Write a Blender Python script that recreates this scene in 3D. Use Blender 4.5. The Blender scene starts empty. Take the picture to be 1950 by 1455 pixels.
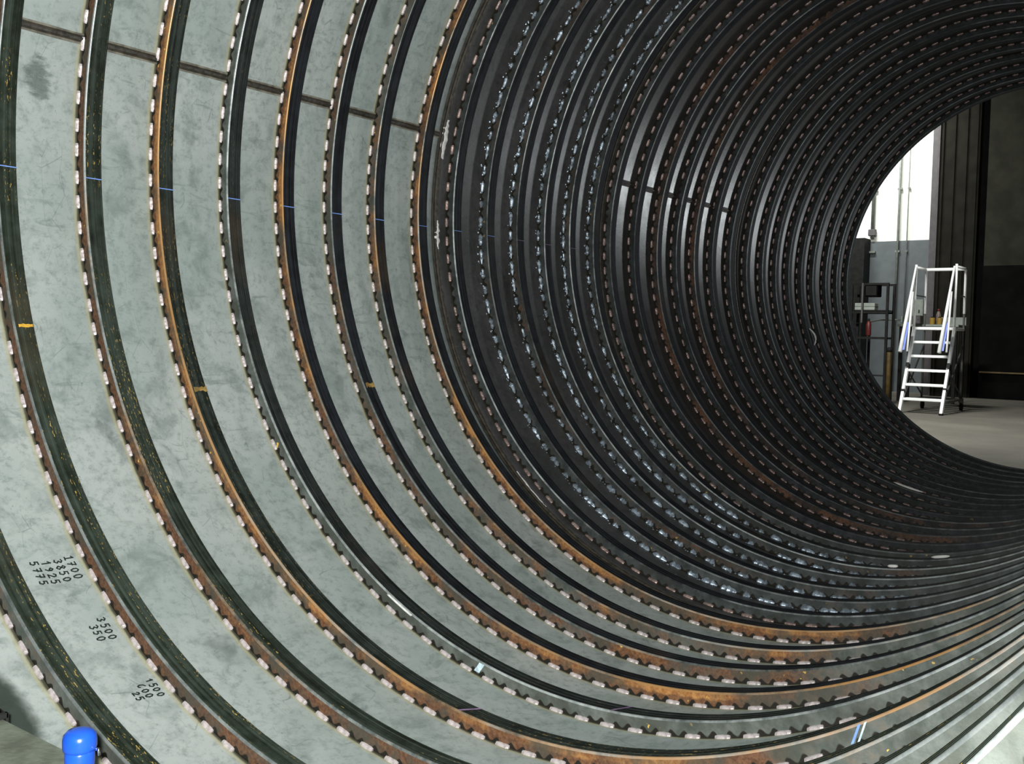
import bpy, math, random
from mathutils import Matrix, Vector

random.seed(7)
scn = bpy.context.scene
COL = scn.collection
PI = math.pi

# ------------------------------------------------------------------ camera
RIGHT = Vector((0.79992, 0.59965, 0.02353))
UP = Vector((-0.04696, 0.02347, 0.99862))
FWD = Vector((-0.59827, 0.79992, -0.04693))
cam_d = bpy.data.cameras.new('camera')
cam_d.sensor_width = 36.0
cam_d.lens = 35.0925
cam_d.clip_start = 0.01
cam_d.clip_end = 200
cam = bpy.data.objects.new('camera', cam_d)
COL.objects.link(cam)
CAM = Vector((1.57941, 0.0, -0.60940))
m3 = Matrix((RIGHT, UP, -FWD)).transposed()
cam.matrix_world = Matrix.Translation(CAM) @ m3.to_4x4()
scn.camera = cam

# ------------------------------------------------------------------ world, lights, exposure
world = bpy.data.worlds.new('world')
scn.world = world
world.use_nodes = True
bg = world.node_tree.nodes['Background']
bg.inputs[0].default_value = (0.80, 0.90, 1.0, 1)
bg.inputs[1].default_value = 0.011

def light(name, kind, loc, power, color=(1, 1, 1), target=None, **kw):
    d = bpy.data.lights.new(name, kind)
    d.energy = power
    d.color = color
    for k, v in kw.items():
        setattr(d, k, v)
    o = bpy.data.objects.new(name, d)
    COL.objects.link(o)
    o.location = loc
    if target is not None:
        o.rotation_euler = (Vector(target) - Vector(loc)).to_track_quat('-Z', 'Y').to_euler()
    return o

FLASH = CAM + UP * 0.06 - RIGHT * 0.05 - FWD * 0.02
light('camera_flash', 'SPOT', FLASH, 690, (1.0, 0.99, 0.95), FLASH + FWD - RIGHT * 0.12 + UP * 0.13, shadow_soft_size=0.03,
      spot_size=math.radians(124), spot_blend=1.0)
light('hall_ceiling_light', 'AREA', (-3.4, 12.4, 4.2), 600, (1.0, 1.0, 0.95), (-2.9, 17.4, -0.9), shape='RECTANGLE', size=1.6, size_y=0.4, spread=math.radians(160))
light('hall_wall_light', 'AREA', (-6.6, 21.5, 6.0), 230, (1.0, 1.0, 0.94), (-6.4, 25.0, 2.6), shape='RECTANGLE', size=3.0, size_y=0.6, spread=math.radians(110))
light('hall_side_light', 'AREA', (3.7, 15.6, -0.3), 190, (0.92, 0.98, 1.0), (-1.75, 5.2, 0.1), shape='RECTANGLE', size=0.7, size_y=0.7)

vs = scn.view_settings
vs.view_transform = 'Standard'
vs.look = 'None'
vs.exposure = 0.0
vs.gamma = 1.0
vs.use_curve_mapping = False

# ------------------------------------------------------------------ constants of the tube
S = 1.75 / 2.45
R = 1.75                 # inside radius of the shell
TH = 0.011               # plate thickness
RH = 0.0463              # radial height of a ring
RW = 0.0655              # axial width of a ring
NB = 121                 # stitch welds per ring
RING_Y = [1.42, 1.828, 2.226, 2.647, 3.050, 3.4814, 3.8707, 4.252, 4.626, 5.042, 5.410, 5.795, 6.165, 6.533, 6.893,
          7.257, 7.535, 7.958, 8.386, 8.773, 9.161, 9.572, 10.006, 10.44, 10.88, 11.27, 11.675, 12.085, 12.485, 12.955, 13.375, 13.79]
RING_Y = [y * S for y in RING_Y]
#            rust  orange
RING_RUST = [(.6, .3), (.5, .2), (.74, .36), (.9, .46), (.9, .62), (.22, .1), (.75, .6), (.62, .42), (.6, .5), (.8, .62),
             (.15, 0), (.45, .12), (.55, .15), (.4, .1), (.5, .12), (.2, .05), (.1, 0), (.15, 0), (.6, .1), (.15, 0),
             (.6, .1), (.15, 0), (.12, 0), (.1, 0), (.12, 0), (.2, 0), (.1, 0), (.1, 0), (.1, 0), (.15, 0), (.1, 0), (.1, 0)]
PHASE = {1: .417, 2: .319, 3: .545, 4: .212, 5: .886, 6: .621, 7: .272, 8: .027, 9: .813}
JOINTS = [5.292 * S, 7.468 * S, 10.25 * S]
Y0, Y1 = 0.89, 9.925
FLOOR_Z = -(R + TH)

# ------------------------------------------------------------------ material helpers
def nmat(name):
    m = bpy.data.materials.new(name)
    m.use_nodes = True
    nt = m.node_tree
    return m, nt, nt.nodes['Principled BSDF']

class NT:
    def __init__(s, nt):
        s.nt = nt
    def node(s, t, **kw):
        n = s.nt.nodes.new(t)
        for k, v in kw.items():
            setattr(n, k, v)
        return n
    def put(s, sock, v):
        if isinstance(v, bpy.types.NodeSocket):
            s.nt.links.new(v, sock)
        elif v is not None:
            if isinstance(v, (tuple, list)) and len(v) == 3 and sock.type == 'RGBA':
                v = (*v, 1)
            sock.default_value = v
    def math(s, op, a, b=0.0, c=None, clamp=False):
        n = s.node('ShaderNodeMath', operation=op, use_clamp=clamp)
        s.put(n.inputs[0], a)
        s.put(n.inputs[1], b)
        if c is not None:
            s.put(n.inputs[2], c)
        return n.outputs[0]
    def mix(s, f, a, b, mode='MIX'):
        n = s.node('ShaderNodeMix', data_type='RGBA', blend_type=mode, clamp_factor=True)
        s.put(n.inputs[0], f)
        s.put(n.inputs[6], a)
        s.put(n.inputs[7], b)
        return n.outputs[2]
    def ramp(s, v, lo, hi, a=0.0, b=1.0):
        n = s.node('ShaderNodeMapRange', interpolation_type='SMOOTHSTEP')
        s.put(n.inputs[0], v)
        for i, x in enumerate((lo, hi, a, b)):
            s.put(n.inputs[i + 1], x)
        return n.outputs[0]
    def obj(s):
        return s.node('ShaderNodeTexCoord').outputs['Object']
    def scale(s, v, xyz, off=None):
        n = s.node('ShaderNodeMapping')
        s.put(n.inputs[0], v)
        n.inputs['Scale'].default_value = xyz
        if off is not None:
            s.put(n.inputs['Location'], off)
        return n.outputs[0]
    def noise(s, v, sc, detail=4.0, rough=0.55, dist=0.0):
        n = s.node('ShaderNodeTexNoise')
        s.put(n.inputs['Vector'], v)
        n.inputs['Scale'].default_value = sc
        n.inputs['Detail'].default_value = detail
        n.inputs['Roughness'].default_value = rough
        n.inputs['Distortion'].default_value = dist
        return n.outputs['Fac']
    def voro(s, v, sc, feature='DISTANCE_TO_EDGE'):
        n = s.node('ShaderNodeTexVoronoi', feature=feature)
        s.put(n.inputs['Vector'], v)
        n.inputs['Scale'].default_value = sc
        return n.outputs['Distance']
    def sep(s, v):
        n = s.node('ShaderNodeSeparateXYZ')
        s.put(n.inputs[0], v)
        return n.outputs
    def comb(s, x, y, z):
        n = s.node('ShaderNodeCombineXYZ')
        s.put(n.inputs[0], x); s.put(n.inputs[1], y); s.put(n.inputs[2], z)
        return n.outputs[0]
    def prop(s, name):
        return s.node('ShaderNodeAttribute', attribute_type='OBJECT', attribute_name=name).outputs['Fac']
    def attr(s, name):
        return s.node('ShaderNodeAttribute', attribute_type='GEOMETRY', attribute_name=name).outputs['Fac']
    def bump(s, h, strength, dist, b):
        n = s.node('ShaderNodeBump')
        n.inputs['Strength'].default_value = strength
        n.inputs['Distance'].default_value = dist
        s.put(n.inputs['Height'], h)
        s.nt.links.new(n.outputs[0], b.inputs['Normal'])

def simple(name, col, rough=0.5, metal=0.0, var=0.25, sc=8.0, bump=0.0, spec=0.5):
    m, nt, b = nmat(name)
    t = NT(nt)
    v = t.obj()
    n = t.noise(v, sc, 5)
    dark = tuple(c * (1 - var) for c in col)
    lite = tuple(min(1, c * (1 + var)) for c in col)
    t.put(b.inputs['Base Color'], t.mix(t.ramp(n, .3, .7), dark, lite))
    b.inputs['Roughness'].default_value = rough
    b.inputs['Metallic'].default_value = metal
    b.inputs['Specular IOR Level'].default_value = spec
    if bump:
        t.bump(t.noise(v, sc * 6, 3), bump, 0.004, b)
    return m

# ---- pale plate of the first can
def make_plate(name, base, alt, smudge, tint, scr, rough, metal, dark_marks=False, streak=0.0):
    m, nt, b = nmat(name)
    t = NT(nt)
    v = t.obj()
    n1 = t.noise(v, 1.7, 6, .6)
    n2 = t.noise(v, 7.0, 7, .65, .4)
    n3 = t.noise(v, 34.0, 6, .75)
    c = t.mix(t.ramp(n1, .35, .68), base, alt)
    c = t.mix(t.math('MULTIPLY', t.ramp(n2, .47, .70), .62), c, smudge)
    c = t.mix(t.math('MULTIPLY', t.ramp(n3, .46, .70), .60), c, smudge)
    # scuffs running along the plate and thin scratches
    n4 = t.noise(t.scale(v, (2.2, 2.2, 9.0)), 3.2, 6, .7, .8)
    c = t.mix(t.math('MULTIPLY', t.ramp(n4, .55, .70), .55), c, smudge)
    wob = t.noise(v, 1.3, 3)
    lines = t.voro(t.scale(v, (1.0, 3.4, 1.3), t.comb(wob, t.math('MULTIPLY', wob, .5), wob)), 4.6)
    keep = t.ramp(t.noise(v, 6.5, 2), .55, .60)
    ln = t.math('MULTIPLY', t.ramp(lines, .002, .012, 1, 0), keep)
    c = t.mix(t.math('MULTIPLY', ln, .45), c, scr)
    n6 = t.noise(v, 120.0, 2)
    c = t.mix(t.math('MULTIPLY', t.ramp(n6, .68, .74), .5), c, scr)
    # yellow heat tint next to the welds
    hz = t.attr('haz')
    hzn = t.math('ADD', hz, t.math('MULTIPLY', t.math('SUBTRACT', n2, .5), .5))
    blot = t.ramp(t.noise(t.scale(v, (1, 1, .7)), 4.4, 5, .62, .6), .60, .74)
    c = t.mix(t.math('MULTIPLY', blot, .55), c, tuple(x * .55 for x in smudge))
    c = t.mix(t.math('MULTIPLY', t.ramp(hzn, .22, .55), .6), c, tint)
    c = t.mix(t.math('MULTIPLY', t.ramp(hzn, .55, .92), .9), c, (.03, .026, .016))
    if dark_marks:
        p = t.sep(v)  # dark greenish patch with a ragged edge, low on the near plate
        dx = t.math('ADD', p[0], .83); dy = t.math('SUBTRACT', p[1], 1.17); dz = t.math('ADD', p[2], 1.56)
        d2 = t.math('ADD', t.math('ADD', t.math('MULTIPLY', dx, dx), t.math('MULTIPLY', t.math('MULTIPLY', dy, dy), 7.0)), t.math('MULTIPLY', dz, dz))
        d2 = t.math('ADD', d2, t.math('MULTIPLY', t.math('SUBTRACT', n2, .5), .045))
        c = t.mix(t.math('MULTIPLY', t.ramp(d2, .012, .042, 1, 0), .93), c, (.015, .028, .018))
        # oily smear near the top of the first bay
        dy2 = t.math('SUBTRACT', p[1], 1.745); dz2 = t.math('SUBTRACT', p[2], .21)
        e2 = t.math('ADD', t.math('MULTIPLY', t.math('MULTIPLY', dy2, dy2), 2.5), t.math('MULTIPLY', dz2, dz2))
        e2 = t.math('ADD', e2, t.math('MULTIPLY', t.math('SUBTRACT', t.noise(t.scale(v, (1, 1, 3)), 16, 5, .7), .5), .02))
        c = t.mix(t.math('MULTIPLY', t.ramp(e2, .0005, .0075, 1, 0), t.math('MULTIPLY', t.ramp(p[0], -1.5, -1.6), .7)), c, (.05, .075, .065))
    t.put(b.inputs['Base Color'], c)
    r = t.math('ADD', t.math('MULTIPLY', n2, .22), rough - .11)
    t.put(b.inputs['Roughness'], r)
    b.inputs['Metallic'].default_value = metal
    t.bump(t.math('ADD', n3, t.math('MULTIPLY', n2, 1.5)), .10, .004, b)
    return m

M_PLATE = make_plate('pale_steel_plate', (.325, .385, .372), (.43, .480, .468), (.165, .208, .198), (.40, .38, .20), (.10, .13, .12), .58, 0.0, dark_marks=True)
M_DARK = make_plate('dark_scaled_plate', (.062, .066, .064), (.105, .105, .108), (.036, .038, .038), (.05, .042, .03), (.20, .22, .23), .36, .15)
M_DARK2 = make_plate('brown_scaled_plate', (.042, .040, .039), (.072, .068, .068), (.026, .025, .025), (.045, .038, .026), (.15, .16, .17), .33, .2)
M_OUT = simple('outer_scale', (.05, .05, .055), .6)

# ---- ring faces
def ring_near():
    m, nt, b = nmat('ring_web_rust')
    t = NT(nt)
    v = t.obj()
    p = t.sep(v)
    seed = t.prop('seed')
    off = t.comb(seed, t.math('MULTIPLY', seed, 1.7), t.math('MULTIPLY', seed, .6))
    vo = t.scale(v, (1, 1, 1), off)
    r = t.math('SQRT', t.math('ADD', t.math('MULTIPLY', p[0], p[0]), t.math('MULTIPLY', p[2], p[2])))
    hgt = t.math('SUBTRACT', R, r)
    ang = t.math('ARCTAN2', p[2], p[0])
    n1 = t.noise(vo, 2.1, 6, .62)
    n2 = t.noise(vo, 16, 6, .68)
    n3 = t.noise(vo, 90, 3, .7)
    rust = t.prop('rust'); org = t.prop('orange')
    side = t.ramp(p[0], .35, 1.05, 0.0, .42)
    rust = t.math('SUBTRACT', rust, side); org = t.math('SUBTRACT', org, side)
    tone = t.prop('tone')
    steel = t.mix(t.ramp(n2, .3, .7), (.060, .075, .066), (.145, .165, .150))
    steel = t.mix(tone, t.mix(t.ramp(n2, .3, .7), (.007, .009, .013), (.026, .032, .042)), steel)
    brown = t.mix(t.ramp(n3, .3, .7), (.075, .034, .019), (.17, .085, .045))
    f1 = t.ramp(t.math('ADD', t.math('ADD', t.math('MULTIPLY', n1, .7), t.math('MULTIPLY', n2, .45)), t.math('SUBTRACT', rust, .5)), .55, .80)
    c = t.mix(f1, steel, brown)
    orange = t.mix(t.ramp(n3, .3, .7), (.32, .13, .035), (.52, .27, .09))
    band = t.ramp(t.math('ADD', hgt, t.math('MULTIPLY', t.math('SUBTRACT', n2, .5), .03)), .020, .030)
    f2 = t.ramp(t.math('ADD', t.math('ADD', t.math('MULTIPLY', n1, .9), t.math('MULTIPLY', n2, .3)), t.math('SUBTRACT', org, .5)), .56, .84)
    c = t.mix(t.math('MULTIPLY', f2, t.math('ADD', t.math('MULTIPLY', band, .8), .12)), c, orange)
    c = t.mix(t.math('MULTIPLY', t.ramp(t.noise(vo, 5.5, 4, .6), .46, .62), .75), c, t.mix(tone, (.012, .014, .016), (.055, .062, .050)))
    # bright flecks of paint
    n5 = t.noise(vo, 38, 3, .5)
    c = t.mix(t.math('MULTIPLY', t.math('MULTIPLY', t.ramp(n5, .69, .72), tone), t.ramp(n1, .5, .6)), c, (.75, .50, .10))
    # burnt scale left at the ends of each stitch weld
    cw = t.math('COSINE', t.math('MULTIPLY', t.math('SUBTRACT', t.math('MULTIPLY', ang, NB / (2 * PI)), t.prop('phase')), 2 * PI))
    q = t.math('DIVIDE', t.math('ADD', cw, .15), .85)
    lim = t.math('MULTIPLY', t.math('SUBTRACT', 1.0, t.math('MULTIPLY', q, q)), .0140)
    lim = t.math('ADD', lim, t.math('ADD', .0045, t.math('MULTIPLY', t.math('SUBTRACT', n2, .5), .018)))
    dk = t.math('SUBTRACT', lim, hgt)
    c = t.mix(t.ramp(dk, -.002, .003), c, (.012, .011, .008))
    t.put(b.inputs['Base Color'], c)
    b.inputs['Roughness'].default_value = .62
    b.inputs['Specular IOR Level'].default_value = .35
    t.bump(n2, .35, .006, b)
    return m

def ring_inner():
    m, nt, b = nmat('ring_flange_scale')
    t = NT(nt)
    v = t.obj()
    p = t.sep(v)
    seed = t.prop('seed')
    off = t.comb(seed, 0.0, t.math('MULTIPLY', seed, .6))
    st = t.noise(t.scale(v, (.9, 95, .9), off), 1.0, 4, .6)
    n2 = t.noise(t.scale(v, (1, 1, 1), off), 14, 6, .65)
    n1 = t.noise(t.scale(v, (1, 1, 1), off), 1.6, 4, .6)
    gr = t.prop('green')
    lo = t.mix(gr, (.006, .007, .009), (.010, .015, .009))
    hi = t.mix(gr, (.024, .028, .033), (.050, .068, .054))
    c = t.mix(t.ramp(t.math('ADD', t.math('MULTIPLY', st, .7), t.math('MULTIPLY', n2, .5)), .42, .80), lo, hi)
    c = t.mix(t.math('MULTIPLY', t.ramp(n1, .55, .75), .5), c, (.06, .042, .024))
    # yellow flecks strung along the rolling lines
    fl = t.noise(t.scale(v, (75, 260, 75), off), 1.0, 2, .5)
    line = t.ramp(t.noise(t.scale(v, (.5, 70, .5), off), 1.0, 1), .46, .56)
    patch = t.ramp(t.noise(t.scale(v, (1, 1, 1), off), 3.0, 3), .38, .55)
    c = t.mix(t.math('MULTIPLY', t.math('MULTIPLY', t.ramp(fl, .60, .66), line), t.math('MULTIPLY', patch, t.math('MULTIPLY', gr, gr))), c, (.46, .33, .09))
    t.put(b.inputs['Base Color'], c)
    b.inputs['Roughness'].default_value = .62
    b.inputs['Specular IOR Level'].default_value = .12
    t.bump(st, .35, .003, b)
    return m

M_WEB = ring_near()
M_FLANGE = ring_inner()
def ring_edge():
    m, nt, b = nmat('worn_ring_edge')
    t = NT(nt)
    v = t.obj(); p = t.sep(v)
    seed = t.prop('seed')
    vo = t.scale(v, (1, 1, 1), t.comb(seed, t.math('MULTIPLY', seed, 1.7), t.math('MULTIPLY', seed, .6)))
    n1 = t.noise(vo, 2.1, 6, .62); n2 = t.noise(vo, 16, 6, .68); n0 = t.noise(vo, .9, 3)
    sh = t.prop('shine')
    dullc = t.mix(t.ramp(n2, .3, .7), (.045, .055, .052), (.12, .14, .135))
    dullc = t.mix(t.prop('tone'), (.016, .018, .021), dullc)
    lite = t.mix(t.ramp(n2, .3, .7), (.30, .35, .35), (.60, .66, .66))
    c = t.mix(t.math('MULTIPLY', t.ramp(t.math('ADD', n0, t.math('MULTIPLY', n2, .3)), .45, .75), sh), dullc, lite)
    org = t.prop('orange')
    f2 = t.ramp(t.math('ADD', t.math('ADD', t.math('MULTIPLY', n1, .9), t.math('MULTIPLY', n2, .3)), t.math('SUBTRACT', org, .5)), .54, .80)
    c = t.mix(t.math('MULTIPLY', f2, .85), c, (.58, .30, .09))
    t.put(b.inputs['Base Color'], c)
    b.inputs['Roughness'].default_value = .36
    b.inputs['Metallic'].default_value = .35
    return m
M_EDGE = ring_edge()
M_BEAD = simple('bright_weld_metal', (.60, .545, .55), .40, .35, .25, 60, .3)
M_BEADD = simple('dull_weld_metal', (.34, .25, .23), .42, .45, .4, 30, .3)
M_BEADB = simple('blued_weld_metal', (.36, .44, .52), .36, .5, .5, 40, .3)
M_SEAM = simple('burnt_seam', (.040, .034, .024), .6, .2, .5, 30, .5)
M_SEAMEDGE = simple('brown_heat_tint', (.17, .165, .135), .6, .0, .4, 30)
M_SEAMBEAD = simple('seam_bead', (.09, .085, .075), .45, .5, .4, 60, .5)
M_CLEAN = simple('ground_bright_steel', (.86, .87, .83), .40, .1, .2, 40, .1)
M_INK = simple('black_marker_ink', (.012, .02, .018), .5, 0, .2)
M_BLUECHALK = simple('blue_chalk', (.20, .36, .95), .8, 0, .2, 40)
M_PALECHALK = simple('pale_blue_chalk', (.55, .72, .85), .8, 0, .3, 40)
M_PURPLE = simple('purple_chalk', (.28, .18, .34), .8, 0, .3, 40)
M_YELPAINT = simple('yellow_smear', (.34, .22, .06), .7, 0, .45, 25)
M_ORPAINT = simple('orange_paint', (.80, .45, .05), .6, 0, .3, 40)
M_WHITE = simple('white_scrap', (.85, .86, .84), .6, 0, .1)

# ------------------------------------------------------------------ mesh helpers
def link(name, me, parent=None, mats=None, smooth=False):
    o = bpy.data.objects.new(name, me)
    COL.objects.link(o)
    if mats and not me.materials:
        for m in (mats if isinstance(mats, (list, tuple)) else [mats]):
            me.materials.append(m)
    if parent is not None:
        o.parent = parent
    if smooth:
        me.polygons.foreach_set('use_smooth', [True] * len(me.polygons))
    return o

def empty(name, loc=(0, 0, 0)):
    o = bpy.data.objects.new(name, None)
    o.empty_display_size = .1
    COL.objects.link(o)
    o.location = loc
    return o

def tag(o, label=None, cat=None, group=None, kind=None):
    if label: o['label'] = label
    if cat: o['category'] = cat
    if group: o['group'] = group
    if kind: o['kind'] = kind
    return o

class MB:
    def __init__(s):
        s.v = []; s.f = []; s.mi = []
    def add(s, vs, fs, mi=0):
        n = len(s.v)
        s.v += [tuple(x) for x in vs]
        s.f += [tuple(i + n for i in f) for f in fs]
        s.mi += [mi] * len(fs)
    def box(s, lo, hi, bev=0.0, mi=0):
        """bevelled box from corner lo to corner hi"""
        c = [(lo[i] + hi[i]) / 2 for i in range(3)]
        h = [abs(hi[i] - lo[i]) / 2 for i in range(3)]
        b = min(bev, min(h) * .9)
        if b <= 0:
            vs = [(c[0] + sx * h[0], c[1] + sy * h[1], c[2] + sz * h[2]) for sz in (-1, 1) for sy in (-1, 1) for sx in (-1, 1)]
            s.add(vs, [(0, 2, 3, 1), (4, 5, 7, 6), (0, 1, 5, 4), (2, 6, 7, 3), (0, 4, 6, 2), (1, 3, 7, 5)], mi)
            return
        def rect(x, y, z):
            return [(c[0] - x, c[1] - y, z), (c[0] + x, c[1] - y, z), (c[0] + x, c[1] + y, z), (c[0] - x, c[1] + y, z)]
        def oct_(b1, z):
            x, y = h[0], h[1]
            return [(c[0] - x + b1, c[1] - y, z), (c[0] + x - b1, c[1] - y, z), (c[0] + x, c[1] - y + b1, z), (c[0] + x, c[1] + y - b1, z),
                    (c[0] + x - b1, c[1] + y, z), (c[0] - x + b1, c[1] + y, z), (c[0] - x, c[1] + y - b1, z), (c[0] - x, c[1] - y + b1, z)]
        def octi(z):
            x, y = h[0] - b, h[1] - b
            e = b * .4
            return [(c[0] - x + e, c[1] - y, z), (c[0] + x - e, c[1] - y, z), (c[0] + x, c[1] - y + e, z), (c[0] + x, c[1] + y - e, z),
                    (c[0] + x - e, c[1] + y, z), (c[0] - x + e, c[1] + y, z), (c[0] - x, c[1] + y - e, z), (c[0] - x, c[1] - y + e, z)]
        rings = [octi(c[2] - h[2]), oct_(b, c[2] - h[2] + b), oct_(b, c[2] + h[2] - b), octi(c[2] + h[2])]
        vs = [p for r_ in rings for p in r_]
        fs = [tuple(reversed(range(8))), tuple(range(24, 32))]
        for k in range(3):
            for i in range(8):
                j = (i + 1) % 8
                fs.append((k * 8 + i, k * 8 + j, k * 8 + 8 + j, k * 8 + 8 + i))
        s.add(vs, fs, mi)
    def tube(s, pts, rad, n=10, caps=True, mi=0, up=None):
        """round bar through the points; rad is one number or one per point"""
        pts = [Vector(p) for p in pts]
        rads = rad if isinstance(rad, (list, tuple)) else [rad] * len(pts)
        vs = []; fs = []
        for i, p in enumerate(pts):
            if i == 0: d = pts[1] - p
            elif i == len(pts) - 1: d = p - pts[i - 1]
            else: d = (pts[i + 1] - p).normalized() + (p - pts[i - 1]).normalized()
            d.normalize()
            a = Vector((0, 0, 1)) if abs(d.z) < .9 else Vector((1, 0, 0))
            u = d.cross(a).normalized(); w = d.cross(u).normalized()
            for k in range(n):
                t = 2 * PI * k / n
                vs.append(p + (u * math.cos(t) + w * math.sin(t)) * rads[i])
        for i in range(len(pts) - 1):
            for k in range(n):
                j = (k + 1) % n
                fs.append((i * n + k, i * n + j, (i + 1) * n + j, (i + 1) * n + k))
        if caps:
            fs.append(tuple(reversed(range(n))))
            fs.append(tuple(range((len(pts) - 1) * n, len(pts) * n)))
        s.add(vs, fs, mi)
    def bar(s, a, b, w, t, mi=0, side=(1, 0, 0)):
        """rectangular bar from a to b, w along side, t across"""
        a = Vector(a); b = Vector(b); d = (b - a).normalized()
        u = Vector(side); u = (u - d * u.dot(d)).normalized(); q = d.cross(u)
        vs = []
        for p in (a, b):
            for su, sq in ((-1, -1), (1, -1), (1, 1), (-1, 1)):
                vs.append(p + u * (w / 2 * su) + q * (t / 2 * sq))
        s.add(vs, [(3, 2, 1, 0), (4, 5, 6, 7), (0, 1, 5, 4), (1, 2, 6, 5), (2, 3, 7, 6), (3, 0, 4, 7)], mi)
    def lathe(s, prof, n=24, mi=0, c=(0, 0, 0)):
        vs = []; fs = []
        for r_, z in prof:
            for k in range(n):
                t = 2 * PI * k / n
                vs.append((c[0] + r_ * math.cos(t), c[1] + r_ * math.sin(t), c[2] + z))
        for i in range(len(prof) - 1):
            for k in range(n):
                j = (k + 1) % n
                fs.append((i * n + k, i * n + j, (i + 1) * n + j, (i + 1) * n + k))
        fs.append(tuple(reversed(range(n))))
        fs.append(tuple(range((len(prof) - 1) * n, len(prof) * n)))
        s.add(vs, fs, mi)
    def mesh(s, name):
        me = bpy.data.meshes.new(name)
        me.from_pydata(s.v, [], s.f)
        me.polygons.foreach_set('material_index', s.mi)
        me.validate(); me.update()
        return me
    def build(s, name, mats, parent=None, smooth=False):
        return link(name, s.mesh(name), parent, mats, smooth)

def cyl(theta_deg, y, r=R):
    t = math.radians(theta_deg)
    return Vector((r * math.cos(t), y, r * math.sin(t)))

# ------------------------------------------------------------------ the tube
tube = empty('steel_tube', (0, 0, 0))
tag(tube, 'huge welded steel tube lying on its side, lined with stiffening rings', 'steel tube')

NSEG = 288
def shell_mesh(name, ya, yb, mats):
    rows = {ya: 0.0, yb: 0.0}
    for ry in RING_Y:
        if ya + .03 < ry < yb - .07:
            rows[ry - .034] = 0.0; rows[ry - .016] = .42; rows[ry] = 1.0
            rows[ry + RW] = .45; rows[ry + RW + .012] = 0.0
    ys = sorted(rows)
    vs = []; fs = []; mi = []; hz = []
    for y in ys:
        for k in range(NSEG):
            t = 2 * PI * k / NSEG
            vs.append((R * math.cos(t), y, R * math.sin(t))); hz.append(rows[y])
    n = len(ys)
    for i in range(n - 1):
        for k in range(NSEG):
            j = (k + 1) % NSEG
            fs.append((i * NSEG + k, i * NSEG + j, (i + 1) * NSEG + j, (i + 1) * NSEG + k)); mi.append(0)
    base = len(vs)
    for y in (ya, yb):
        for k in range(NSEG):
            t = 2 * PI * k / NSEG
            vs.append(((R + TH) * math.cos(t), y, (R + TH) * math.sin(t))); hz.append(0.0)
    for k in range(NSEG):
        j = (k + 1) % NSEG
        fs.append((base + k, base + NSEG + k, base + NSEG + j, base + j)); mi.append(1)
        fs.append((k, base + k, base + j, j)); mi.append(1)
        l = (n - 1) * NSEG
        fs.append((l + k, l + j, base + NSEG + j, base + NSEG + k)); mi.append(1)
    me = bpy.data.meshes.new(name)
    me.from_pydata(vs, [], fs)
    me.polygons.foreach_set('material_index', mi)
    me.polygons.foreach_set('use_smooth', [m == 0 for m in mi])
    a = me.attributes.new('haz', 'FLOAT', 'POINT')
    a.data.foreach_set('value', hz)
    me.update()
    return link('shell_section', me, tube, mats)

bounds = [Y0] + JOINTS + [Y1]
sections = []
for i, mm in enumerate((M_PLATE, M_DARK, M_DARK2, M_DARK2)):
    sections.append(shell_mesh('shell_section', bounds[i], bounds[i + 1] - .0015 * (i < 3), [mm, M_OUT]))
for o, lb in zip(sections, ('pale grey rolled plate section nearest the viewer', 'dark scaled plate section past the first joint',
                            'dark brown plate section with a lengthwise seam', 'darkest plate section ending at the far opening')):
    o['label'] = lb

# lengthwise seams, raised strips with a bead down the middle
def long_seam(par, th, ya, yb, w, edge=None):
    mb = MB()
    prof = [(-w * 1.5, .0004, 1), (-w * .95, .0010, 1), (-w * .9, .0012, 0), (-w * .42, .0022, 0), (-w * .36, .0050, 2), (0, .0066, 2), (w * .36, .0050, 2), (w * .42, .0022, 0), (w * .9, .0012, 0), (w * .95, .0010, 1), (w * 1.5, .0004, 1)]
    n = 40
    vs = []; 
    for i in range(n + 1):
        y = ya + (yb - ya) * i / n
        for d, h, _ in prof:
            jit = random.uniform(-.0008, .0008)
            vs.append(cyl(th + math.degrees((d + jit) / R), y, R - h))
    k = len(prof)
    for c in range(k - 1):
        mb2 = []
        for i in range(n):
            mb2.append((i * k + c, i * k + c + 1, (i + 1) * k + c + 1, (i + 1) * k + c))
        if c == 0:
            mb.add(vs, mb2, prof[c][2])
        else:
            mb.f += mb2; mb.mi += [prof[c][2] if prof[c][2] == prof[c + 1][2] else 0] * len(mb2)
    o = mb.build('seam_weld', [M_SEAM, edge or M_SEAMEDGE, M_SEAMBEAD], par)
    o['label'] = 'dark burnt weld seam running lengthwise'
    return o
long_seam(sections[0], 167.75, Y0 + .002, JOINTS[0] - .005, .0125)
long_seam(sections[2], 167.65, JOINTS[1] + .005, JOINTS[2] - .005, .0125, M_SEAM)

# joints between the sections: double ridge round the circumference
def circ_joint(par, y):
    mb = MB()
    prof = [(-.030, .0005), (-.024, .004), (-.018, .0015), (-.010, .002), (-.005, .007), (.003, .0075), (.008, .002), (.014, .0045), (.019, .0008)]
    n = 360; k = len(prof)
    vs = []
    for i in range(n):
        t = 360 * i / n
        for d, h in prof:
            vs.append(cyl(t, y + d, R - h - random.uniform(0, .0008)))
    fs = []; mi = []
    for i in range(n):
        j = (i + 1) % n
        for c in range(k - 1):
            fs.append((i * k + c, i * k + c + 1, j * k + c + 1, j * k + c)); mi.append(1 if c in (1, 4, 5, 6) and True else 0)
    mb.v = vs; mb.f = fs; mb.mi = mi
    o = mb.build('joint_weld', [M_SEAM, M_SEAMBEAD], par)
    o['label'] = 'dark weld ridge round the joint of two sections'
for par, y in zip(sections, JOINTS):
    circ_joint(par, y)

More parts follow.
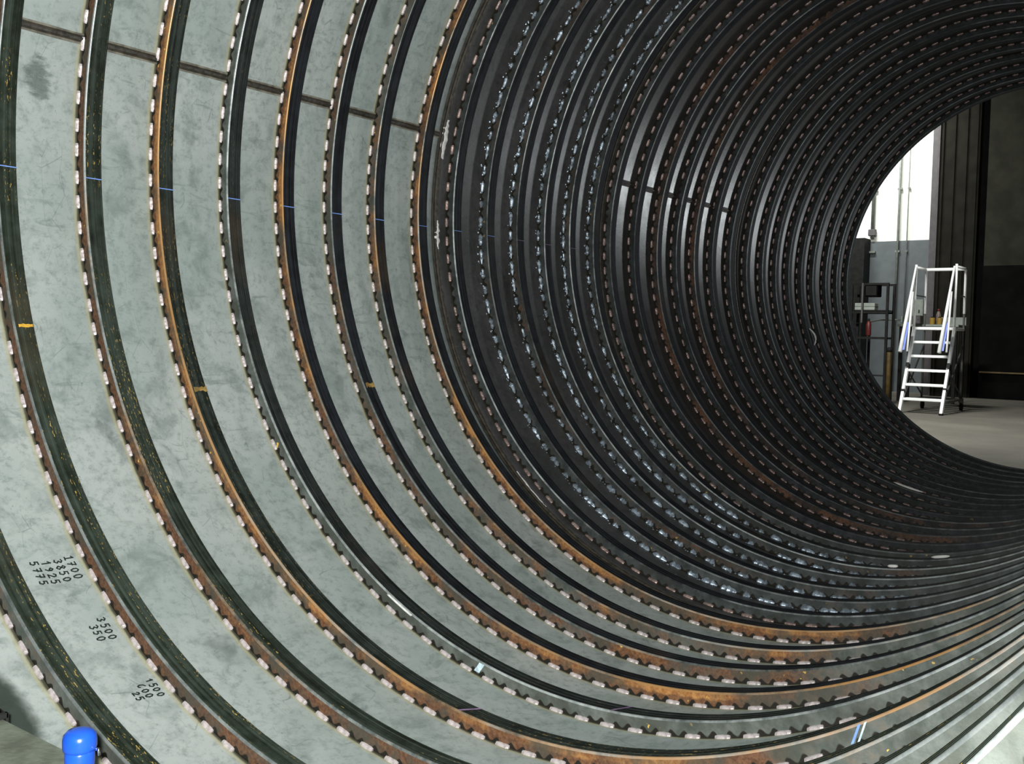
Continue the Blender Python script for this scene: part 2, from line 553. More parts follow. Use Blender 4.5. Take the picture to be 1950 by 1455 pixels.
# clean ground patches on the first joint
def ground_patch(par, t0, t1, y, w, mat=None, h=.009, name='ground_patch', lb='bright ground steel patch on the joint'):
    mb = MB()
    n = 14
    vs = []
    for i in range(n + 1):
        f = i / n
        t = t0 + (t1 - t0) * f
        e = math.sqrt(max(.04, 1 - (2 * f - 1) ** 2)) * random.uniform(.7, 1.1) * w / 2
        yo = random.uniform(-.15, .15) * w
        for q, hh in ((-1, .003), (-.5, h), (.5, h * random.uniform(.8, 1.1)), (1, .003)):
            vs.append(cyl(t, y + yo + q * e, R - hh))
    fs = [(i * 4 + c, i * 4 + c + 1, (i + 1) * 4 + c + 1, (i + 1) * 4 + c) for i in range(n) for c in range(3)]
    mb.add(vs, fs)
    o = mb.build(name, mat or M_CLEAN, par)
    o['label'] = lb
ground_patch(sections[0], 165.2, 171.5, JOINTS[0] + .012, .052)
ground_patch(sections[0], 181.5, 186.2, JOINTS[0] + .008, .036)
ground_patch(sections[0], 226.0, 233.5, JOINTS[0] + .006, .016)
ground_patch(sections[2], 188.8, 191.0, 7.20 + .07, .05, M_WHITE, .002, 'primer_spot', 'pale primer spot on dark plate')

# ------------------------------------------------------------------ rings
def ring_mesh():
    b = .0058
    ri = R - RH
    # profile (radius, y, material of the strip that FOLLOWS); the near corner is rounded
    arc = [(ri + b - b * math.sin(q * PI / 12), b - b * math.cos(q * PI / 12), 2) for q in range(0, 7)]
    arc[-1] = (ri, b, 1)
    prof = [(R - .0005, 0, 0)] + arc + [(ri, RW * .30, 1), (ri + .0012, RW * .32, 1), (ri + .0012, RW * .36, 1), (ri, RW * .38, 1), (ri, RW * .62, 1),
            (ri + .0012, RW * .64, 1), (ri + .0012, RW * .67, 1), (ri, RW * .69, 1), (ri, RW - .004, 1), (ri + .004, RW, 1), (R - .0005, RW, 1)]
    n = 300; k = len(prof)
    vs = []; fs = []; mi = []
    for i in range(n):
        t = 2 * PI * i / n
        for r_, y, _ in prof:
            vs.append((r_ * math.cos(t), y, r_ * math.sin(t)))
    for i in range(n):
        j = (i + 1) % n
        for c in range(k - 1):
            fs.append((i * k + c, j * k + c, j * k + c + 1, i * k + c + 1)); mi.append(prof[c][2])
    me = bpy.data.meshes.new('stiffener_ring')
    me.from_pydata(vs, [], fs)
    me.polygons.foreach_set('material_index', mi)
    me.polygons.foreach_set('use_smooth', [q == 2 for q in mi])
    for m in (M_WEB, M_FLANGE, M_EDGE):
        me.materials.append(m)
    me.update()
    return me
RINGME = ring_mesh()

def bead_verts(length, leg, seedv, blob=False):
    """fillet bead; local x radial outwards, y axial, z along the ring; corner at the origin"""
    rnd = random.Random(seedv)
    n = 6
    vs = []
    for i in range(n + 1):
        f = i / n
        z = (f - .5) * length
        e = .80 if i in (0, n) else 1.0
        if blob:
            e = rnd.uniform(.55, 1.1) * (.4 if i in (0, n) else 1)
        a = leg * e * rnd.uniform(.93, 1.07)
        c = leg * e * rnd.uniform(.93, 1.07)
        vs += [(.002, .002, z), (.0015, -a, z), (-a * .40, -a * .78, z), (-c * .78, -c * .40, z), (-c, .0015, z)]
    fs = []
    for i in range(n):
        for k in range(5):
            j = (k + 1) % 5
            fs.append((i * 5 + k, i * 5 + j, i * 5 + 5 + j, i * 5 + 5 + k))
    fs += [(4, 3, 2, 1, 0), tuple(n * 5 + q for q in range(5))]
    return vs, fs

PITCH = 2 * PI * R / NB
VARS = [bead_verts(PITCH * .50, .0098, s) for s in range(6)]
VARSB = [bead_verts(PITCH * random.uniform(.35, .9), .0125, s + 50, True) for s in range(8)]
BEADME = []
for vsx, fsx in VARS:
    mb = MB(); mb.add(vsx, fsx)
    me = mb.mesh('weld_bead'); me.materials.append(M_BEAD)
    BEADME.append(me)

def visible(P, k):
    d = P - CAM
    z = d.dot(FWD)
    if z < .05: return 0
    u = 975 + 1900.8 * d.dot(RIGHT) / z
    w = 727.5 - 1900.8 * d.dot(UP) / z
    if not (-10 < u < 1960 and -10 < w < 1465): return 0
    for j in range(k):
        for yy in (RING_Y[j], RING_Y[j] + RW):
            t = yy / P.y
            q = CAM + d * t
            if math.hypot(q.x, q.z) > R - RH: return 0
    ra = Vector((P.x, 0, P.z)).normalized()
    tn = Vector((-ra.z, 0, ra.x))
    dn = d.normalized()
    nrm = (-ra + Vector((0, -1, 0))).normalized()
    return PITCH * .5 * dn.cross(tn).length * .02 * max(.05, -dn.dot(nrm)) / d.length ** 2

ring_objs = []
bead_list = []
for k, y in enumerate(RING_Y):
    o = bpy.data.objects.new('stiffener_ring', RINGME)
    COL.objects.link(o)
    o.parent = tube
    o.location = (0, y, 0)
    o['seed'] = float(k) * 3.37
    o['rust'] = float(RING_RUST[k][0])
    o['orange'] = float(RING_RUST[k][1])
    ph = PHASE.get(k, random.random())
    o['phase'] = float(ph)
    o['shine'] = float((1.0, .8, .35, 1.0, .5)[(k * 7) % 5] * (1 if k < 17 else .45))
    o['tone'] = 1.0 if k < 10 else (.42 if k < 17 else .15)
    o['green'] = float(max(0, min(1, 1 - (k - 2.5) / 3.5)))
    ring_objs.append(o)
    for b in range(NB):
        t = (b + ph) / NB * 2 * PI + random.uniform(-.002, .002)
        P = Vector((R * math.cos(t), y, R * math.sin(t)))
        blob = 11 <= k <= 15
        bead_list.append([visible(P, k) if not blob else 0, k, t, blob, random.random() < .012])
order = sorted(bead_list, key=lambda e: -e[0])
single = set(id(e) for e in order[:300] if e[0] > 0)
rest = {}
for e in bead_list:
    _, k, t, blob, skip = e
    if skip: continue
    if id(e) in single:
        o = bpy.data.objects.new('weld_bead', random.choice(BEADME))
        COL.objects.link(o)
        o.parent = ring_objs[k]
        o.location = (R * math.cos(t), 0, R * math.sin(t))
        o.rotation_euler = (0, -t, 0)
    else:
        rest.setdefault(k, []).append((t, blob))
for k, lst in rest.items():
    mb = MB()
    for t, blob in lst:
        vsx, fsx = random.choice(VARSB if blob else VARS)
        ct, stn = math.cos(t), math.sin(t)
        s_ = random.uniform(.8, 1.15)
        if blob and 222 < math.degrees(t) % 360 < 300: s_ *= 1.45  # enlarged low on the ring to imitate blue-grey reflections on the web
        mb.add([((R + x * s_) * ct - z * stn, yv * s_, (R + x * s_) * stn + z * ct) for x, yv, z in vsx], fsx)
        if blob:
            for _ in range(3):   # spatter
                t2 = t + random.uniform(-.5, .5) * 2 * PI / NB
                dy = -random.uniform(.006, .03); hh = random.uniform(.002, .005)
                c2, s2 = math.cos(t2), math.sin(t2)
                loc = [(R + hh * .3, dy, 0), (R, dy - hh, -hh), (R, dy + hh, -hh), (R, dy + hh, hh), (R, dy - hh, hh), (R - hh, dy, 0)]
                mb.add([(x * c2 - z * s2, yv, x * s2 + z * c2) for x, yv, z in loc], [(1, 2, 5), (2, 3, 5), (3, 4, 5), (4, 1, 5)])
    o = mb.build('weld_beads', M_BEADB if 11 <= k <= 15 else (M_BEAD if k < 10 else M_BEADD), ring_objs[k])
    o['kind'] = 'stuff'

# ------------------------------------------------------------------ marks on the rings
def patch_inner(k, t0, t1, y0, y1, mat, name, lb, h=.0009, jag=0.0, slope=0.0):
    """thin mark on the inward face of ring k, local axial span y0..y1"""
    mb = MB(); n = 6; m = 4; vs = []
    for i in range(n + 1):
        for j in range(m + 1):
            t = t0 + (t1 - t0) * j / m + random.uniform(-jag, jag) + slope * i / n
            vs.append(cyl(t, y0 + (y1 - y0) * i / n, R - RH - h))
    fs = [(i * (m + 1) + j, i * (m + 1) + j + 1, (i + 1) * (m + 1) + j + 1, (i + 1) * (m + 1) + j) for i in range(n) for j in range(m)]
    mb.add(vs, fs)
    o = mb.build(name, mat, ring_objs[k])
    if lb: o['label'] = lb

def patch_web(k, t0, t1, h0, h1, mat, name, lb, slope=0.0, jag=0.0):
    """thin mark on the near face of ring k, heights h0..h1 above the shell"""
    mb = MB(); n = 4; m = 4; vs = []
    for i in range(n + 1):
        for j in range(m + 1):
            t = t0 + (t1 - t0) * j / m + slope * i / n + random.uniform(-jag, jag)
            vs.append(cyl(t, -.0009, R - (h0 + (h1 - h0) * i / n)))
    fs = [(i * (m + 1) + j, i * (m + 1) + j + 1, (i + 1) * (m + 1) + j + 1, (i + 1) * (m + 1) + j) for i in range(n) for j in range(m)]
    mb.add(vs, fs)
    o = mb.build(name, mat, ring_objs[k])
    if lb: o['label'] = lb

for k in range(1, 15):
    th = 183.5 - .05 * k if k < 10 else 183.0
    w = .055 if k < 9 else .035
    patch_inner(k, th - w, th + w, .003, RW - .002, M_BLUECHALK if k < 12 else M_PURPLE, 'chalk_line', 'thin blue chalk line across the ring')
patch_inner(4, 208.9, 209.5, .010, RW - .002, M_YELPAINT, 'yellow_smear', 'dull yellow smear across the ring', jag=.12)
patch_inner(7, 209.2, 209.8, .012, RW - .004, M_YELPAINT, 'yellow_smear', 'dull yellow smear across the ring', jag=.2)
patch_inner(2, 201.0, 201.35, .015, RW - .004, M_ORPAINT, 'orange_mark', 'orange paint dash', jag=.06)
patch_inner(5, 273.5, 273.8, .006, RW - .004, M_PURPLE, 'chalk_mark', 'faint purple chalk stroke', slope=1.2)
patch_inner(4, 262.6, 262.9, .004, RW - .004, M_PURPLE, 'chalk_mark', 'faint purple chalk stroke', slope=1.2)
patch_web(5, 256.55, 257.2, .008, .042, M_PALECHALK, 'chalk_mark', 'pale blue chalk mark', slope=.5, jag=.05)
patch_web(4, 301.2, 301.45, .010, .043, M_BLUECHALK, 'chalk_mark', 'blue chalk stroke', slope=1.2)
patch_web(4, 301.75, 301.95, .010, .043, M_PALECHALK, 'chalk_mark', 'pale blue chalk stroke', slope=1.2)
patch_web(5, 242.4, 246.3, .036, .0440, M_CLEAN, 'ground_patch', 'shiny ground patch on the ring edge', jag=.3)

# scraps of bright metal lying between the far rings
def scrap(ringk, th, length, lab, curl=0.0):
    mb = MB()
    y = RING_Y[ringk] + .02
    pts = []
    for i in range(7):
        f = i / 6 - .5
        pts.append(cyl(th + math.degrees(f * length / R), y + curl * (1 - 4 * f * f), R - RH - .0095 - abs(curl) * .3 * (1 - 4 * f * f)))
    mb.tube(pts, [.003, .007, .008, .008, .008, .007, .003], 8)
    o = mb.build('metal_scrap', M_WHITE, None, True)
    tag(o, lab, 'metal scrap')
scrap(27, 199.4, .16, 'short curled white strip hooked on a far ring', .05)
scrap(23, 255.9, .22, 'long straight white strip lying on a ring low in the tube')
scrap(14, 277.0, .05, 'small white chip on a blued ring at the bottom')
scrap(15, 282.3, .09, 'flat white sliver on the bottom rings, right of the small chip')

# ------------------------------------------------------------------ marker writing on the first bay
DIG = {
 '0': [[(.5, 1), (.2, .8), (.15, .4), (.35, .02), (.6, .02), (.85, .4), (.8, .8), (.5, 1)]],
 '1': [[(.25, .7), (.6, 1), (.55, 0)]],
 'I': [[(.2, .78), (.55, 1), (.5, 0)], [(.2, .02), (.85, 0)]],
 '6': [[(.75, .98), (.35, .75), (.18, .35), (.35, .03), (.7, .05), (.78, .25)]],
 '2': [[(.15, .75), (.35, 1), (.7, .95), (.75, .65), (.15, 0), (.85, .05)]],
 '3': [[(.15, .9), (.5, 1), (.8, .8), (.45, .55), (.8, .3), (.5, 0), (.12, .1)]],
 '4': [[(.55, 1), (.15, .4), (.85, .4)], [(.6, .65), (.55, 0)]],
 '5': [[(.85, 1), (.3, .98), (.22, .58), (.6, .62), (.8, .35), (.55, .02), (.15, .08)]],
 '7': [[(.15, .95), (.85, 1), (.4, 0)], [(.25, .5), (.78, .52)]],
 '8': [[(.5, .55), (.2, .78), (.5, 1), (.78, .78), (.5, .55), (.15, .25), (.5, 0), (.85, .25), (.5, .55)]],
 '9': [[(.8, .75), (.5, 1), (.2, .75), (.5, .5), (.8, .75), (.7, .3), (.4, 0)]],
}
def writing(par, lines, adv, ht, lab):
    mb = MB()
    hw = .0021
    for txt, th, y in lines:
        for ci, ch in enumerate(txt):
            ja = random.uniform(-.06, .06); js = random.uniform(.9, 1.12)
            for st in DIG[ch]:
                pts = []
                for x, yy in st:
                    gx = (ci * adv + (x * .72 + ja) * adv)
                    gy = (yy - .5) * ht * js + (yy - .5) * 0
                    pts.append((gx, gy))
                for a, b in zip(pts, pts[1:]):
                    dx, dy = b[0] - a[0], b[1] - a[1]
                    L = math.hypot(dx, dy) or 1e-6
                    ex, ey = dx / L * hw * .7, dy / L * hw * .7
                    nx, ny = -dy / L * hw, dx / L * hw
                    q = [(a[0] - ex + nx, a[1] - ey + ny), (a[0] - ex - nx, a[1] - ey - ny), (b[0] + ex - nx, b[1] + ey - ny), (b[0] + ex + nx, b[1] + ey + ny)]
                    mb.add([cyl(th + math.degrees(g / R), y + h, R - .0007) for g, h in q], [(0, 1, 2, 3)])
    o = mb.build('marker_writing', M_INK, par)
    o['label'] = lab
writing(sections[0], [('I700', 227.3, 1.546), ('3850', 227.45, 1.511), ('1925', 227.45, 1.476), ('5775', 227.3, 1.443)], .0225, .023, 'black marker numbers 1700, 3850, 1925 and 5775')
writing(sections[0], [('3500', 235.0, 1.540), ('350', 235.6, 1.508)], .0225, .022, 'black marker numbers 3500 and 350')
writing(sections[0], [('1500', 243.2, 1.552), ('600', 243.6, 1.522), ('25', 244.25, 1.494)], .0195, .019, 'black marker numbers 1500, 600 and 25')

# ------------------------------------------------------------------ plank and blue canister in the near corner
M_PLANK = simple('grey_green_board', (.17, .20, .155), .7, 0, .35, 14, .3)
M_BLACK = simple('black_rubber', (.012, .012, .012), .6)
M_BLUE = simple('blue_plastic', (.015, .10, .66), .25, 0, .12, 6)
M_CHROME = simple('chrome', (.8, .8, .8), .2, 1.0, .1)
pk = empty('plank', (-.05, .942, -1.500))
tag(pk, 'grey-green plank laid across the near rings at the bottom left corner', 'plank')
mb = MB(); mb.box((-.66, -.12, -.015), (.66, .135, .015), .004); mb.build('board', M_PLANK, pk)
for x in (-.585, -.555):
    mb = MB()
    mb.box((x - .006, .02, .016), (x + .006, .115, .030), .002); mb.box((x - .006, .135, -.03), (x + .006, .141, .030), .001); mb.box((x - .006, .10, .018), (x + .006, .140, .030), .001)
    mb.build('clip', M_BLACK, pk)
can = empty('blue_canister', (-.235, 1.04, -1.482))
can.scale = (.82, .82, 1.0)
tag(can, 'small blue domed canister standing at the bottom left corner', 'canister')
mb = MB(); mb.lathe([(.030, 0), (.034, .004), (.034, .038), (.031, .042)], 32); mb.build('base', M_BLUE, can, True)
mb = MB(); mb.lathe([(.031, .040), (.0375, .043), (.039, .048), (.039, .062), (.0365, .072), (.029, .079), (.014, .0825), (.002, .083)], 32); mb.build('cap', M_BLUE, can, True)
mb = MB(); mb.tube([(.030, .018, .044), (.044, .022, .046), (.046, .023, .034)], .004, 8); mb.build('clasp', M_CHROME, can, True)

# ------------------------------------------------------------------ the hall behind the far opening
def concrete():
    m, nt, b = nmat('concrete_floor')
    t = NT(nt); v = t.obj()
    c = t.mix(t.ramp(t.noise(v, .8, 6), .35, .7), (.115, .108, .090), (.165, .155, .130))
    c = t.mix(t.math('MULTIPLY', t.ramp(t.noise(v, 9, 6, .7), .5, .8), .5), c, (.08, .075, .065))
    t.put(b.inputs['Base Color'], c)
    b.inputs['Roughness'].default_value = .75
    return m
M_CONC = concrete()
M_WALLW = simple('white_wall', (.82, .84, .78), .8, 0, .03, 2)
M_WALLG = simple('grey_dado', (.085, .100, .108), .7, 0, .12, 3)
M_DOOR = simple('dark_olive_door', (.014, .0135, .010), .75, 0, .25, 3, 0, .1)
M_DOORB = simple('black_door', (.004, .004, .004), .8, 0, .3, 3, 0, .05)
M_UPPER = simple('dim_upper_wall', (.026, .027, .020), .85, 0, .2, 3, 0, .1)
M_PIPE = simple('grey_conduit', (.20, .22, .20), .5, .3, .15)
M_MAUVE = simple('grey_jamb', (.075, .07, .075), .6, 0, .15)
M_ALU = simple('white_aluminium', (.86, .88, .88), .45, 0, .05, 10)
M_ALU_SHADE = simple('shade_toned_aluminium', (.085, .085, .082), .5, .2, .2, 10)  # darker copy of the aluminium, shade on the ladder's rear parts painted in
M_BLUETAPE = simple('blue_tape', (.10, .16, .62), .5)
M_GREYBLACK = simple('dark_frame', (.012, .0125, .0125), .6, 0, .3, 8, 0, .15)
M_RED = simple('red_paint', (.10, .012, .010), .5, 0, .3)
M_PAPER = simple('pale_box', (.27, .30, .27), .7, 0, .12)
M_YEL = simple('yellow_paint', (.34, .21, .03), .6, 0, .2)
M_OLDYEL = simple('old_yellow_paint', (.085, .055, .014), .6, 0, .4)
M_PINK = simple('pale_bottle', (.20, .15, .14), .5)

def struct(name, mb, mat, parent=None):
    o = mb.build(name, mat, parent)
    if parent is None: o['kind'] = 'structure'
    return o
mb = MB(); mb.box((-14, -5, FLOOR_Z - .12), (10, 27, FLOOR_Z)); fl = struct('floor', mb, M_CONC); fl['label'] = 'grey concrete workshop floor'

mb = MB(); mb.box((-13, 25.0, FLOOR_Z), (-3.9, 25.25, 8.0)); wf = struct('wall_far', mb, M_WALLW); wf['label'] = 'white painted far wall with a grey lower part'
mb = MB(); mb.box((-13, 24.97, FLOOR_Z), (-3.9, 25.0, 1.885)); struct('dado', mb, M_WALLG, wf)
mb = MB(); mb.box((-7.6, 24.5, FLOOR_Z), (-6.20, 24.97, 1.94)); struct('pilaster', mb, M_GREYBLACK, wf)
# door leaf
mb = MB(); mb.box((-4.40, 23.72, FLOOR_Z), (-3.53, 23.95, 8.0)); d1 = struct('door_1', mb, M_DOOR); d1['label'] = 'tall dark olive sliding door leaf'
for x in (-4.37, -4.29, -4.05, -3.80, -3.59):
    mb = MB(); mb.box((x - .02, 23.68, FLOOR_Z), (x + .02, 23.72, 8.0), .004); struct('rib', mb, M_MAUVE if x < -4.35 else M_DOOR, d1)
mb = MB(); mb.box((-4.56, 23.9, FLOOR_Z), (-4.41, 24.4, 8.0)); tr = struct('trim_1', mb, M_MAUVE); tr['label'] = 'grey steel jamb beside the dark door'
mb = MB(); mb.box((-3.53, 23.95, FLOOR_Z), (-3.35, 24.2, 8.0)); g = struct('dark_gap_strip', mb, M_DOORB); g['label'] = 'black strip painted as the shade of the gap beside the dark door leaf'  # solid black strip stands in for the shade inside the gap
mb = MB(); mb.box((-3.37, 23.8, 1.15), (9, 24.05, 8.0)); w2 = struct('wall_right', mb, M_UPPER); w2['label'] = 'dim olive upper wall at the right edge'
mb = MB(); mb.box((-3.37, 23.76, FLOOR_Z), (9, 24.0, 1.15)); w3 = struct('door_2', mb, M_DOORB); w3['label'] = 'black lower panel under the olive wall'
mb = MB(); mb.box((-3.35, 23.70, -1.20), (6, 23.76, -1.165), .008); struct('rail', mb, M_OLDYEL, w3)

def conduit(x, r, lab, zl=FLOOR_Z, off=.06, boxz=None):
    e = empty('conduit', (x, 24.97 - off, zl)); tag(e, lab, 'conduit')
    mb = MB(); mb.tube([(0, 0, 0), (0, 0, 8.0 - zl)], r, 10); mb.build('pipe', M_PIPE, e, True)
    for z in (1.6, 3.1, 4.6):
        mb = MB(); mb.box((-r * 1.9, -r * .5, z - zl), (r * 1.9, off, z - zl + .05), .004); mb.build('bracket', M_PIPE, e)
    if boxz:
        mb = MB(); mb.box((-.09, -.06, boxz - zl), (.09, .05, boxz - zl + .16), .012); mb.build('junction_box', M_MAUVE, e)
conduit(-6.15, .045, 'thick grey conduit at the left end of the white wall', 1.96, boxz=2.02)
conduit(-5.54, .028, 'middle grey conduit on the white wall, left of the thin one')
conduit(-5.33, .014, 'thinnest conduit on the white wall, behind the step ladder')

# ------------------------------------------------------------------ mobile step ladder
LX0, LX1, LY, LZ = -3.215, -2.555, 17.272, FLOOR_Z
lad = empty('step_ladder', ((LX0 + LX1) / 2, LY + .8, LZ))
tag(lad, 'white aluminium mobile step ladder with platform and guard rails', 'step ladder')
off = Vector(lad.location)
def L(x, y, z): return Vector((x, y, z)) - off
ztop = -.314
yt = LY + .92
for x in (LX0, LX1):
    mb = MB(); mb.bar(L(x, LY, LZ), L(x - .06, yt, ztop), .045, .075); mb.build('stringer', M_ALU, lad)
    mb = MB(); mb.box(L(x - .03, LY - .04, LZ), L(x + .03, LY + .05, LZ + .035), .006); mb.build('foot', M_GREYBLACK, lad)
    for f0, f1 in ((.505, .57), (.235, .262)) if x == LX0 else ((.505, .575), (.27, .29)):
        a = L(x, LY, LZ).lerp(L(x - .06, yt, ztop), f0); b = L(x, LY, LZ).lerp(L(x - .06, yt, ztop), f1)
        mb = MB(); mb.bar(a, b, .052, .085); mb.build('clamp', M_GREYBLACK, lad)
for i in range(5):
    f = (i + 1) / 6
    y = LY + .92 * f; z = LZ + (ztop - LZ) * f - .01; dx = -.06 * f
    mb = MB(); mb.box(L(LX0 + dx + .022, y - .03, z - .022), L(LX1 + dx - .022, y + .19, z + .022), .008); mb.build('tread', M_ALU, lad)
mb = MB(); mb.box(L(LX0 - .07, yt - .03, ztop - .035), L(LX1 - .05, LY + 1.62, ztop + .012), .008); mb.build('platform', M_ALU, lad)
for x in (LX0 - .07, LX1 - .07):
    # front guard post, top rail bending down to the rear post
    mb = MB(); mb.tube([L(x, yt, ztop), L(x, yt, .78)], .021, 10); mb.build('guard_post', M_ALU, lad, True)
    rr = LY + 1.60
    mb = MB(); mb.tube([L(x, yt, .735), L(x, rr - .10, .735), L(x, rr - .03, .71), L(x, rr, .64), L(x, rr, -.05)], .024, 10); mb.build('side_rail', M_ALU, lad, True)
    mb = MB(); mb.tube([L(x, yt, .25), L(x, rr, .25)], .012, 8); mb.build('mid_rail', M_ALU_SHADE, lad, True)
    mb = MB(); mb.tube([L(x, rr, -.05), L(x, rr, -1.58)], .019, 8); mb.build('rear_leg', M_ALU_SHADE, lad, True)
    mb = MB(); mb.bar(L(x + .07, LY + .25, -1.56), L(x, rr + .12, -1.56), .05, .04); mb.build('base_rail', M_ALU_SHADE, lad)
    mb = MB(); mb.bar(L(x + .03, LY + .42, -1.0), L(x, rr, -1.50), .02, .02); mb.build('brace', M_ALU_SHADE, lad)
    mb = MB(); mb.bar(L(x + .03, LY + .40, -1.50), L(x, rr, -.62), .02, .03); mb.build('brace', M_ALU_SHADE, lad)
    w = empty('caster', L(x, rr + .08, -1.58)); w.parent = lad
    mb = MB(); mb.box((-.03, -.03, -.07), (.03, .03, .0), .006); mb.build('fork', M_ALU_SHADE, w)
    mb = MB(); mb.tube([(-.02, 0, -.11), (.02, 0, -.11)], .075, 18); mb.build('wheel', M_GREYBLACK, w, True)
    # hand rail loop beside the steps
    hx = x - .03 if x < -3.0 else x - .06
    top = L(hx + .03, yt - .02, .74); low = L(hx, LY + .25, -.735)
    mb = MB(); mb.tube([top, low], [.018, .034], 10); hr = mb.build('hand_rail', M_ALU, lad, True)
    mb = MB(); mb.tube([top.lerp(low, .30) + Vector((.02, .02, 0)), low + Vector((.10, .06, .01))], .017, 8); mb.build('inner_rail', M_ALU, lad, True)
    a = top.lerp(low, .66) + Vector((.035, .03, 0)); b = low + Vector((.045, .03, .03))
    mb = MB(); mb.bar(a, b, .035, .012); mb.build('blue_strip', M_BLUETAPE, lad)
mb = MB(); mb.tube([L(LX0 - .07, LY + 1.57, .735), L(LX1 - .07, LY + 1.57, .735)], .030, 10); mb.build('rear_rail', M_ALU, lad, True)
mb = MB(); mb.bar(L(LX0 - .07, LY + 1.6, -1.56), L(LX1 - .07, LY + 1.6, -1.56), .05, .04, side=(0, 1, 0)); mb.build('rear_base_rail', M_ALU_SHADE, lad)

# ------------------------------------------------------------------ rack with equipment, left of the ladder
rack = empty('equipment_rack', (-4.45, 19.6, FLOOR_Z))
tag(rack, 'dark open steel rack half hidden by the tube edge', 'rack')
H = .55 - FLOOR_Z
for x in (-.36, .32):
    for y in (-.12, .30):
        mb = MB(); mb.bar((x, y, 0), (x, y, H), .045, .045); mb.build('post', M_GREYBLACK, rack)
mb = MB(); mb.bar((-.15, -.13, 1.55), (-.15, -.13, H), .03, .03); mb.build('upright', M_MAUVE, rack)
for z in (H, 1.77, 1.28):
    for y in (-.12, .30):
        mb = MB(); mb.bar((-.38, y, z - .02), (.34, y, z - .02), .04, .03, side=(0, 0, 1)); mb.build('crossbar', M_GREYBLACK, rack)
for z in (1.795, .55):
    mb = MB(); mb.box((-.36, -.10, z - .02), (.32, .28, z), .004); mb.build('shelf', M_GREYBLACK, rack)
mon = empty('control_unit', (-4.45, 19.55, FLOOR_Z + 2.03)); tag(mon, 'black control unit hanging in the top of the dark rack', 'control unit')
mb = MB(); mb.box((-.12, -.05, .02), (.12, .22, .27), .012); mb.build('housing', M_DOORB, mon)
mb = MB(); mb.box((-.10, -.056, .05), (.10, -.05, .24), .002); mb.build('face', M_GREYBLACK, mon)
for i, (xa, xb) in enumerate(((-.30, -.17), (-.13, .08))):
    b_ = empty('carton', (-4.45 + (xa + xb) / 2, 19.55, FLOOR_Z + 1.795)); hw_ = (xb - xa) / 2
    tag(b_, ('small pale carton at the left on the rack shelf', 'larger pale carton at the right on the rack shelf')[i], 'carton')
    mb = MB(); mb.box((-hw_, -.06, 0), (hw_, .16, .135), .006); mb.build('box', M_PAPER, b_)
    mb = MB(); mb.box((-hw_ - .003, -.063, .062), (hw_ + .003, .163, .072), .001); mb.build('lid_edge', M_ALU_SHADE, b_)
ext = empty('red_cylinder', (-4.49, 19.56, FLOOR_Z + 1.33 - .03)); tag(ext, 'small red cylinder hanging in the dark rack', 'cylinder')
mb = MB(); mb.lathe([(.035, 0), (.05, .02), (.05, .22), (.03, .27), (.018, .29)], 18); mb.build('body', M_RED, ext, True)
mb = MB(); mb.lathe([(.022, .285), (.022, .32), (.012, .335)], 12); mb.build('valve', M_GREYBLACK, ext, True)
post = empty('yellow_bollard', (-4.02, 19.35, FLOOR_Z)); tag(post, 'worn yellow bollard beside the dark rack', 'bollard')
mb = MB(); mb.lathe([(.045, 0), (.045, 1.02), (.035, 1.05)], 18); mb.build('shaft', M_OLDYEL, post, True)
mb = MB(); mb.lathe([(.05, 1.00), (.05, 1.06), (.03, 1.09)], 18); mb.build('cap', M_GREYBLACK, post, True)

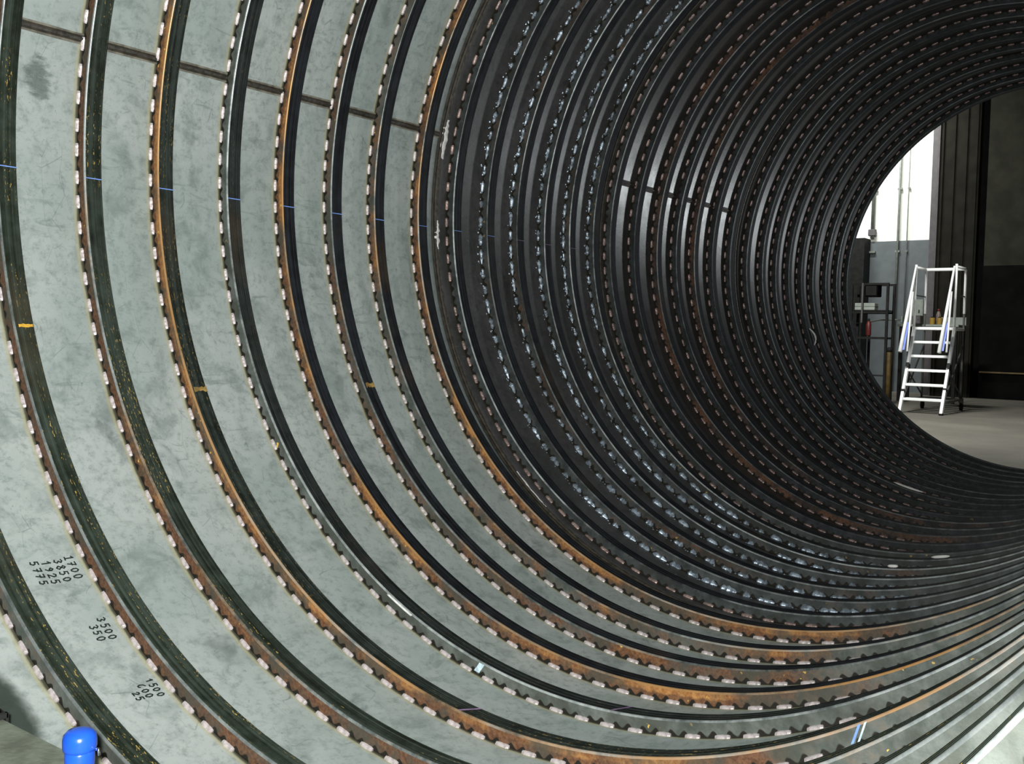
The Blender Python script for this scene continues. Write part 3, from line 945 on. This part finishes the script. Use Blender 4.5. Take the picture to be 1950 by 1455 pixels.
# ------------------------------------------------------------------ bench behind the ladder
TZ = -.20
bench = empty('workbench', (-3.79, 21.2, FLOOR_Z)); tag(bench, 'pale topped workbench behind the step ladder', 'workbench')
h = TZ - FLOOR_Z
mb = MB(); mb.box((-.55, -.3, h - .05), (.62, .45, h), .008); mb.build('bench_top', M_PAPER, bench)
for x in (-.48, .56):
    for y in (-.24, .39):
        mb = MB(); mb.bar((x, y, 0), (x, y, h - .05), .06, .06); mb.build('leg', M_GREYBLACK, bench)
mb = MB(); mb.box((.02, .40, h), (.60, .44, h + .16), .006); mb.build('splash_board', M_PAPER, bench)
arm = empty('pipe_arm', (-4.59, 21.0, FLOOR_Z)); tag(arm, 'horizontal grey pipe arm reaching from the rack to the bench', 'pipe')
mb = MB(); mb.tube([(-.35, 0, 1.60), (-.1, 0, 1.645), (.32, 0, 1.65)], .018, 8); mb.build('pipe', M_PIPE, arm, True)
mb = MB(); mb.box((.30, -.05, 1.59), (.34, .10, 1.72), .01); mb.build('end_block', M_PAPER, arm)
mb = MB(); mb.tube([(-.33, 0, 0), (-.33, 0, 1.60)], .03, 8); mb.build('stand', M_GREYBLACK, arm, True)
def bench_box(name, x0, x1, hgt, mat, lab, cat, y=21.02):
    e = empty(name, ((x0 + x1) / 2, y, TZ)); tag(e, lab, cat); hw_ = (x1 - x0) / 2
    mb = MB(); mb.box((-hw_, -.08, 0), (hw_, .14, hgt), .012); mb.build('body', mat, e)
    mb = MB(); mb.box((-hw_ * .8, -.088, hgt * .12), (hw_ * .8, -.08, hgt * .88), .004); mb.build('panel', mat, e)
    mb = MB(); mb.box((hw_ * .45, -.10, hgt * .45), (hw_ * .60, -.088, hgt * .58), .002); mb.build('latch', M_GREYBLACK, e)
bench_box('white_cabinet', -4.16, -3.86, .50, M_PAPER, 'pale upright box on the left of the workbench', 'box')
bench_box('grey_pump', -4.00, -3.84, .17, M_MAUVE, 'small grey pump housing in front of the pale box', 'pump', 20.78)
def canister(x, lab):
    e = empty('yellow_can', (x, 21.02, TZ)); tag(e, lab, 'can')
    mb = MB(); mb.lathe([(.048, 0), (.052, .005), (.052, .125), (.046, .135)], 18); mb.build('body', M_YEL, e, True)
    mb = MB(); mb.lathe([(.030, .135), (.030, .150), (.026, .153)], 14); mb.build('lid', M_GREYBLACK, e, True)
canister(-3.695, 'left yellow can on the workbench seen through the ladder')
canister(-3.555, 'right yellow can on the workbench seen through the ladder')
e = empty('bottle', (-3.615, 21.17, TZ)); tag(e, 'pale pink bottle behind the yellow cans', 'bottle')
mb = MB(); mb.lathe([(.045, 0), (.048, .01), (.048, .20), (.03, .25), (.022, .27)], 18); mb.build('body', M_PINK, e, True)
mb = MB(); mb.lathe([(.026, .27), (.026, .31), (.02, .315)], 12); mb.build('cap', M_RED, e, True)
